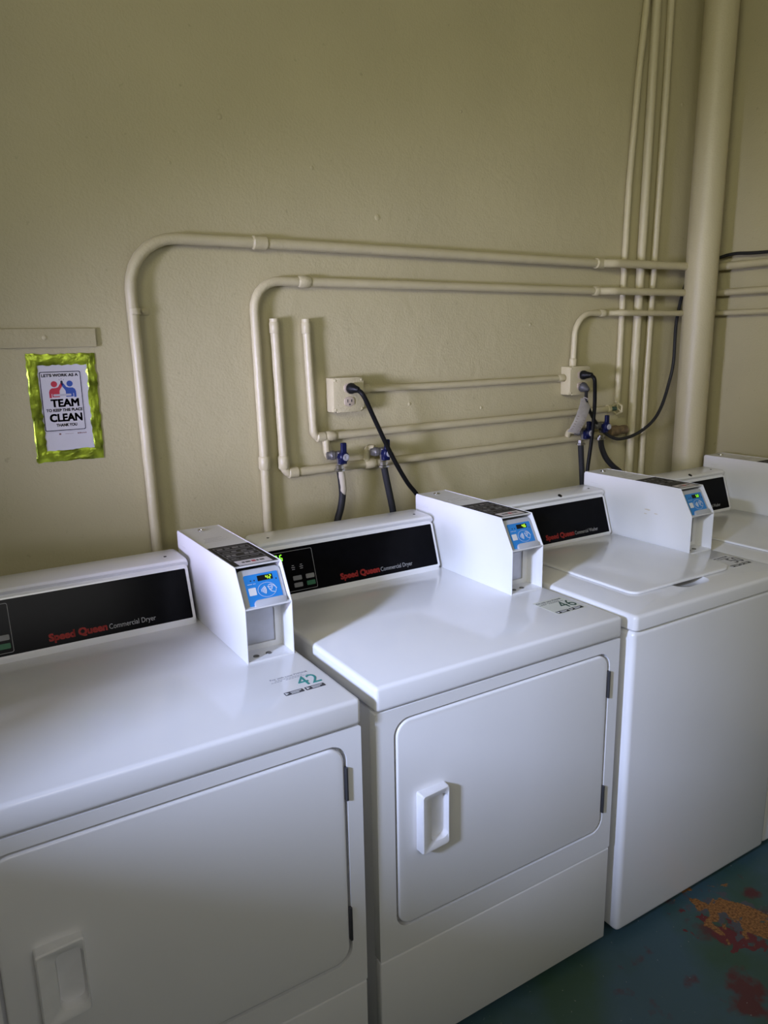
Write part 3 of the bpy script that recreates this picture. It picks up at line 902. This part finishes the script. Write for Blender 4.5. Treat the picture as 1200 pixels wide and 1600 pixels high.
tag(MB().lathe((1.535, yA - 0.006, 1.204), (1, 0.02, 0.03), [(0, 0.013), (0.004, 0.020), (0.05, 0.0205), (0.055, 0.017), (0.10, 0.017), (0.104, 0.013)]).build('pipe_stub', rust),
    'short fat stained pipe fitting below the wheel-handled valve', 'pipe fitting')


# ------------------------------------------------------------------ water valves and hoses
def valve(x, z, label, side, stub):
    """blue-handled quarter-turn hose valve; stub is the painted supply path in wall coordinates"""
    root = thing('water_valve', (x, YB - 0.06, z), label, 'water valve')
    MB().tube(fillet([Vector(p) - Vector((x, YB - 0.06, z)) for p in stub], 0.014), 0.0105, 14, 0.04).build('supply_elbow', pipe_m, root)
    b = MB()
    b.lathe((side * 0.040, 0.008, 0.0), (-side, -0.2, 0), [(0, 0.011), (0.010, 0.012), (0.012, 0.014), (0.022, 0.014), (0.024, 0.012), (0.040, 0.012)], 8)
    b.lathe((0, 0, 0.012), (0, 0, -1), [(0, 0.009), (0.004, 0.0145), (0.022, 0.0150), (0.030, 0.011), (0.040, 0.0105)], 16)
    b.build('valve_body', dullmetal, root)
    h = MB()
    h.box(-0.0085, 0.0085, -0.026, -0.015, -0.006, 0.038, 0.003, 3)
    h.lathe((0, -0.008, -0.004), (0, -1, 0), [(0, 0.015), (0.018, 0.0155), (0.022, 0.012)], 18)
    h.box(-0.012, 0.012, -0.020, -0.004, -0.026, 0.0, 0.003, 3)
    h.build('valve_handle', handle_blue, root)
    nt = MB().lathe((0.002, -0.028, -0.004), (0, -1, 0), [(0, 0.0105), (0.004, 0.0100), (0.0045, 0.0055), (0.0035, 0.004)], 16)
    nt.build('handle_cap', mat('pale_cap', (0.34, 0.34, 0.35), 0.4), root)
    return root


def hose(pts, label, flake=None):
    root = thing('water_hose', pts[0], label, 'water hose')
    o = Vector(pts[0])
    P = smooth([Vector(p) - o for p in pts], 8)
    d = (P[1] - P[0]).normalized()
    MB().lathe((0, 0, 0.012), (0, 0, -1), [(0, 0.012), (0.010, 0.0125), (0.012, 0.0165), (0.017, 0.0165), (0.019, 0.011), (0.022, 0.009)], 8).build('hose_nut', chrome, root)
    MB().cyl(P[0], P[0] + d * 0.030, 0.0085, 0.0095).build('crimp_ferrule', chrome if not flake else cream_paint, root)
    MB().tube(P, 0.0105, 14).build('hose_tube', rubber, root)
    if flake:
        Q = [p + Vector((0.0015, -0.0035, 0)) for p in P[1:flake]]
        MB().tube(Q, lambda t: 0.0105 * (1.0 if t < 0.75 else 1.0 - (t - 0.75) * 2.4), 12, 0.05).build('paint_flake', cream_paint, root)
    return root


yv = YB - 0.06
valve(0.375, 1.232, 'blue-handled water valve, on the paint-flaked hose, first from the left', -1,
      [(0.350, yA + 0.003, 1.284), (0.350, yA - 0.004, 1.228), (0.352, yv + 0.01, 1.226)])
valve(0.524, 1.229, 'blue-handled water valve behind the black plug cord, second from the left', -1,
      [(0.487, yA + 0.003, 1.189), (0.487, yA - 0.006, 1.240), (0.500, yv + 0.012, 1.238)])
valve(1.378, 1.222, 'blue-handled water valve under the silver tag', -1,
      [(1.335, yA + 0.003, 1.194), (1.335, yA - 0.006, 1.226), (1.345, yv + 0.012, 1.224)])
valve(1.470, 1.238, 'blue-handled water valve at the far right beside the grey looping cable', -1,
      [(1.435, yA + 0.003, 1.194), (1.435, yA - 0.006, 1.240), (1.440, yv + 0.012, 1.238)])
hose([(0.371, yv, 1.190), (0.376, yv, 1.150), (0.3775, yv, 1.110), (0.370, yv, 1.070), (0.357, yv, 1.030), (0.345, yv, 0.95), (0.34, yv - 0.01, 0.80)],
     'grey hose with cream paint flaking off its top, leftmost', 18)
hose([(0.524, yv, 1.186), (0.533, yv, 1.140), (0.543, yv, 1.095), (0.555, yv, 1.035), (0.565, yv, 0.95), (0.57, yv - 0.01, 0.80)], 'dark grey water hose hanging straight behind dryer 46, second from left')
hose([(1.362, yv, 1.180), (1.366, yv, 1.140), (1.372, yv, 1.092), (1.379, yv, 1.027), (1.385, yv, 0.95), (1.39, yv - 0.01, 0.80)], 'dark grey straight water hose under the silver tag')
hose([(1.464, yv, 1.190), (1.472, yv, 1.155), (1.496, yv, 1.115), (1.535, yv, 1.080), (1.585, yv, 1.045), (1.64, yv, 0.98), (1.67, yv, 0.85)], 'dark hose curving off to the right behind washer 50')


# ------------------------------------------------------------------ outlets, plugs and cables
def outlet(x, z, label, group=None):
    root = thing('outlet_box', (x, YB, z), label, 'power outlet')
    w_, d = 0.051, 0.043
    MB().box(-w_, w_, -d, 0.0, -0.050, 0.050, 0.004, 2).build('box', pipe_m, root)
    n = 0.011
    lp = [(-w_ + n, -0.050), (w_ - n, -0.050), (w_ - n, -0.050 + n), (w_, -0.050 + n), (w_, 0.050 - n), (w_ - n, 0.050 - n), (w_ - n, 0.050), (-w_ + n, 0.050), (-w_ + n, 0.050 - n), (-w_, 0.050 - n), (-w_, -0.050 + n), (-w_ + n, -0.050 + n)]
    M = frame((0, -d, 0), XM, ZM)
    MB().plate(lp, M, 0.005, 0.0015, 2).build('cover_plate', pipe_m, root)
    rc = MB()
    for zz in (0.0195, -0.0195):
        circ = [(max(-0.0165, min(0.0165, 0.0185 * math.cos(k * PI / 16))), zz + 0.0145 * math.sin(k * PI / 16)) for k in range(32)]
        rc.plate(circ, M @ Matrix.Translation((0, 0, 0.005)), 0.003, 0.001, 2)
    rcp = rc.build('receptacle', iv_out, root)
    sl = MB()
    SMt = M @ Matrix.Translation((0, 0, 0.008))
    for zz in (0.0195, -0.0195):
        for xx, hh in ((-0.0065, 0.009), (0.0065, 0.0075)):
            sl.plate([(xx - 0.0014, zz - hh / 2 + 0.002), (xx + 0.0014, zz - hh / 2 + 0.002), (xx + 0.0014, zz + hh / 2 + 0.002), (xx - 0.0014, zz + hh / 2 + 0.002)], SMt, 0.0004)
        sl.plate([(0.0026 * math.cos(k * PI / 6), zz - 0.0085 + 0.0026 * math.sin(k * PI / 6)) for k in range(12)], SMt, 0.0004)
    sl.build('slots', seam_m, rcp, flat=True)
    for sx, sz in ((-1, 1), (-1, -1), (1, 1), (1, -1)):
        MB().lathe((sx * (w_ - 0.008), -d, sz * 0.042), (0, -1, 0), [(0, 0.006), (0.003, 0.0058), (0.005, 0.003)], 12).build('screw', pipe_m, root)
    return root


OX1, OX2 = 0.4165, 1.3620
outlet(OX1, 1.404, 'beige painted outlet box, left one, lower socket free')
outlet(OX2, 1.404, 'beige painted outlet box, right one, both sockets in use')


def cord(label, pts, plug_len, plug_m, r, mm, down=0.0, flat=0.75, plug_r=0.0145):
    root = thing('power_cord', pts[0], label, 'power cord')
    o = Vector(pts[0])
    Q = [Vector(p) - o for p in pts]
    d = Vector((0.25, -1, down)).normalized()
    MB().lathe((0, 0, 0), d, [(0, plug_r * 0.95), (0.004, plug_r * 1.1), (0.012, plug_r * 1.1), (0.020, plug_r * 0.85), (plug_len, plug_r * 0.6), (plug_len + 0.004, plug_r * 0.35)], 14).build('plug', plug_m, root)
    MB().tube(smooth([d * (plug_len * 0.8)] + Q[1:], 9), r, 12, sq=flat).build('cable', mm, root)
    return root


cord('black power cord slanting from the left outlet to behind the payment box 46',
     [(OX1, 0.8085, 1.4235), (0.432, 0.756, 1.404), (0.472, 0.760, 1.330), (0.530, 0.765, 1.222), (0.586, 0.768, 1.133), (0.626, 0.770, 1.085), (0.68, 0.77, 1.00), (0.70, 0.77, 0.85)], 0.036, black_pl, 0.0068, cable_m, -0.1)
cord('black power cord hanging from the upper socket of the right outlet',
     [(OX2, 0.8085, 1.4235), (1.366, 0.752, 1.412), (1.378, 0.758, 1.370), (1.387, 0.765, 1.300), (1.384, 0.770, 1.190), (1.370, 0.770, 1.085), (1.362, 0.77, 1.00), (1.36, 0.77, 0.85)], 0.040, black_pl, 0.0068, cable_m, 0.0)
cord('grey cable looping from the right outlet behind the stack pipe onto the right wall',
     [(OX2, 0.8085, 1.3845), (1.352, 0.772, 1.335), (1.385, 0.79, 1.305), (1.420, 0.80, 1.268), (1.467, 0.80, 1.220), (1.537, 0.80, 1.184), (1.600, 0.80, 1.180), (1.677, 0.80, 1.197), (1.750, 0.80, 1.236), (1.800, 0.805, 1.288), (1.842, 0.812, 1.370), (1.866, 0.815, 1.456),
      (1.900, 0.838, 1.62), (1.960, 0.842, 1.78), (2.020, 0.825, 1.832), (2.048, 0.780, 1.842), (2.050, 0.715, 1.851), (2.050, 0.586, 1.845), (2.050, 0.2, 1.843), (2.050, -0.9, 1.845)], 0.030, mat('grey_plug', (0.06, 0.06, 0.062), 0.45), 0.0062, cable_g, -0.5, 1.0, 0.016)

tg = thing('cord_tag', (1.338, 0.770, 1.330), 'crumpled silver warning tag hanging from the grey plug', 'tag')
a_ = [Vector((1.337, 0.783, 1.345)), Vector((1.322, 0.772, 1.325)), Vector((1.305, 0.766, 1.300)), Vector((1.290, 0.766, 1.272)), Vector((1.276, 0.770, 1.245)), Vector((1.270, 0.777, 1.232))]
tl = []
for i, p in enumerate(a_):
    p = p - Vector((1.338, 0.770, 1.330))
    wv = Vector((0.80, -0.50, -0.22)).normalized() * (0.022 if i == 0 else 0.042)
    nn = Vector((0, 0.0006, 0))
    tl.append([p + nn, p + wv + nn + Vector((0, 0.006, 0)), p + wv - nn + Vector((0, 0.006, 0)), p + wv * .5 - nn * 2 - Vector((0, 0.003, 0)), p - nn])
MB().loops(tl).build('tag_strip', tag_m, tg)
q = MB()
for k in range(7):
    s = 0.50 + 0.062 * k
    i = min(int(s * 5), 4); f = s * 5 - i
    p = a_[i].lerp(a_[i + 1], f) - Vector((1.338, 0.770, 1.330))
    wv = Vector((0.80, -0.50, -0.22)).normalized()
    q.cyl(p + wv * 0.005 + Vector((-0.001, -0.0022, 0)), p + wv * 0.037 + Vector((-0.001, 0.002, 0)), 0.0009, seg=6)
q.build('tag_print', mat('tag_brown_print', (0.20, 0.16, 0.14), 0.6), tg, flat=True)
MB().tube([(0.004, 0.004, 0.018), (0.010, -0.010, 0.012), (0.016, 0.0, 0.004), (0.008, 0.012, 0.006), (0.004, 0.004, 0.018)], 0.002, 8).build('tag_tie', tag_m, tg)

# ------------------------------------------------------------------ cover strip and notice on the wall
cs = tag(MB().box(-1.88, -0.269, YB - 0.010, YB, 1.556, 1.601, 0.002, 2).build('cover_strip', pipe_m), 'flat beige metal cover strip screwed to the wall above the notice', 'cover strip')
sc = MB().lathe((-0.387, YB - 0.010, 1.5795), (0, -1, 0), [(0, 0.006), (0.002, 0.0055), (0.003, 0.003)], 14).build('screw', pipe_m, cs)

sg = thing('notice', (-0.355, YB, 1.41), 'white paper notice about keeping clean, edged with yellow-green foil tape', 'notice')


def strip(x0, x1, z0, z1, seed, vertical, lift):
    """crinkled piece of foil tape"""
    rr = random.Random(seed)
    nx, nz = (7, 26) if vertical else (22, 6)
    mb = MB(); g = []
    for j in range(nz + 1):
        row = []
        ex0 = rr.uniform(-1, 1) * 0.0022; ex1 = rr.uniform(-1, 1) * 0.0022
        for i in range(nx + 1):
            x = x0 + (x1 - x0) * i / nx; z = z0 + (z1 - z0) * j / nz
            if vertical:
                x += ex0 if i == 0 else ex1 if i == nx else 0
            elif j in (0, nz):
                z += rr.uniform(-1, 1) * 0.0015
            edge = i in (0, nx) or j in (0, nz)
            y = -lift - (0.0002 if edge else rr.uniform(0.0004, 0.0030))
            row.append(mb.b.verts.new((x + 0.355, y, z - 1.41)))
        g.append(row)
    fs = []
    for j in range(nz):
        for i in range(nx):
            fs.append(mb.b.faces.new((g[j][i], g[j][i + 1], g[j + 1][i + 1], g[j + 1][i])))
    r = bmesh.ops.extrude_face_region(mb.b, geom=fs)
    bmesh.ops.translate(mb.b, vec=(0, -0.0002, 0), verts=[v for v in r['geom'] if isinstance(v, bmesh.types.BMVert)])
    bmesh.ops.recalc_face_normals(mb.b, faces=mb.b.faces[:])
    return mb.build('foil_tape', foil, sg, angle=25)


PX0, PX1, PZ0, PZ1 = -0.4105, -0.2975, 1.3065, 1.5165
pp = MB().box(PX0 - 0.012 + 0.355, PX1 + 0.012 + 0.355, -0.0014, -0.0006, PZ0 - 0.012 - 1.41, PZ1 + 0.010 - 1.41).build('paper', paper, sg, flat=True)
strip(-0.432, -0.275, 1.5145, 1.541, 1, False, 0.0018)
strip(-0.432, -0.279, 1.281, 1.3085, 2, False, 0.0018)
strip(-0.434, -0.4095, 1.283, 1.543, 3, True, 0.0022)
strip(-0.2985, -0.2755, 1.280, 1.536, 4, True, 0.0022)
PW, PH = PX1 - PX0, PZ1 - PZ0
SM = frame((PX0 + 0.355, -0.0014, PZ0 - 1.41), XM, ZM)         # paper frame, metres from its bottom-left corner


def sp(u, v):
    return (u * PW, (1 - v) * PH)


x0, y1_ = sp(0.03, 0.082); x1_, y0_ = sp(0.865, 0.765)
MB().ring(rrect(x0, x1_, y0_, y1_, 0.004, 4), rrect(x0 + 0.0019, x1_ - 0.0019, y0_ + 0.0019, y1_ - 0.0019, 0.003, 4), SM, 0.0002).build('notice_border', sign_navy, sg, flat=True)
q = MB()
q.plate([(x1_ + 0.002, y0_ + 0.002), (x1_ + 0.0026, y0_ + 0.002), (x1_ + 0.0026, y1_ + 0.001), (x1_ + 0.002, y1_ + 0.001)], SM, 0.0002)
q.plate([(x0, y0_ - 0.0034), (x1_ - 0.002, y0_ - 0.0034), (x1_ - 0.002, y0_ - 0.0028), (x0, y0_ - 0.0028)], SM, 0.0002)
q.build('notice_thin_border', dim_t, sg, flat=True)
for s, u, v, h, fit, bold in (("LET'S WORK AS A", 0.065, 0.140, 0.0066, 0.735, 0.05), ('TEAM', 0.205, 0.485, 0.0180, 0.56, 0.055), ('TO KEEP THIS PLACE', 0.095, 0.540, 0.0066, 0.735, 0.05),
                              ('CLEAN', 0.145, 0.655, 0.0180, 0.65, 0.055), ('THANK YOU', 0.265, 0.715, 0.0066, 0.42, 0.05)):
    xx, yy = sp(u, v)
    lettering('notice_lettering', s, h, SM @ Matrix.Translation((xx, yy, 0)), sign_navy, sg, bold=bold, fit=fit * PW, t=0.0003)


def figure(sx, material, cx):
    """pictogram of a person with one arm raised towards the middle"""
    q = MB()
    c = sp(cx, 0.225)
    q.plate([(c[0] + 0.0072 * math.cos(k * PI / 12), c[1] + 0.0072 * math.sin(k * PI / 12)) for k in range(24)], SM, 0.0003)
    b = lambda du, dv: (c[0] + sx * du * PW, c[1] - dv * PH)
    body = [b(-0.115, 0.155), b(-0.115, 0.09), b(-0.095, 0.062), b(-0.055, 0.046), b(0.03, 0.044), b(0.075, 0.036), b(0.125, -0.005), b(0.158, -0.030), b(0.185, -0.012), b(0.155, 0.030), b(0.105, 0.070), b(0.095, 0.085), b(0.095, 0.150), b(-0.055, 0.150), b(-0.055, 0.110), b(-0.068, 0.110), b(-0.068, 0.158)]
    if sx < 0: body.reverse()
    q.plate(body, SM, 0.0003)
    return q.build('pictogram_person', material, sg, flat=True)


figure(1, sign_red, 0.305)
figure(-1, sign_blue, 0.622)
q = MB()
c = sp(0.462, 0.205)
q.plate([(c[0] + 0.0028 * math.cos(k * PI / 8), c[1] + 0.004 * math.sin(k * PI / 8)) for k in range(16)], SM, 0.0005)
for a in (-0.7, 0, 0.7):
    d = Vector((math.sin(a), math.cos(a))); n_ = Vector((d.y, -d.x)) * 0.0004; p0 = Vector(c) + d * 0.0062; p1 = Vector(c) + d * 0.0090
    q.plate([p0 - n_, p0 + n_, p1 + n_, p1 - n_], SM, 0.0004)
q.build('pictogram_clap', sign_navy, sg, flat=True)
x, y = sp(0.27, 0.365)
MB().plate(rrect(x, x + 0.041, y, y + 0.0052, 0.0015, 2), SM, 0.0005).build('notice_bar', mat('notice_grey_bar', (0.40, 0.40, 0.43), 0.6), sg, flat=True)
q = MB()
for u0, u1, v0, v1 in ((0.30, 0.34, 0.795, 0.812), (0.42, 0.60, 0.803, 0.806), (0.68, 0.71, 0.798, 0.812), (0.72, 0.75, 0.796, 0.812), (0.76, 0.785, 0.798, 0.812), (0.80, 0.825, 0.798, 0.812), (0.84, 0.862, 0.798, 0.812)):
    a, b = sp(u0, v1), sp(u1, v0)
    q.plate([(a[0], a[1]), (b[0], a[1]), (b[0], b[1]), (a[0], b[1])], SM, 0.0002)
q.build('notice_footer', mat('notice_brown_print', (0.16, 0.07, 0.06), 0.6), sg, flat=True)
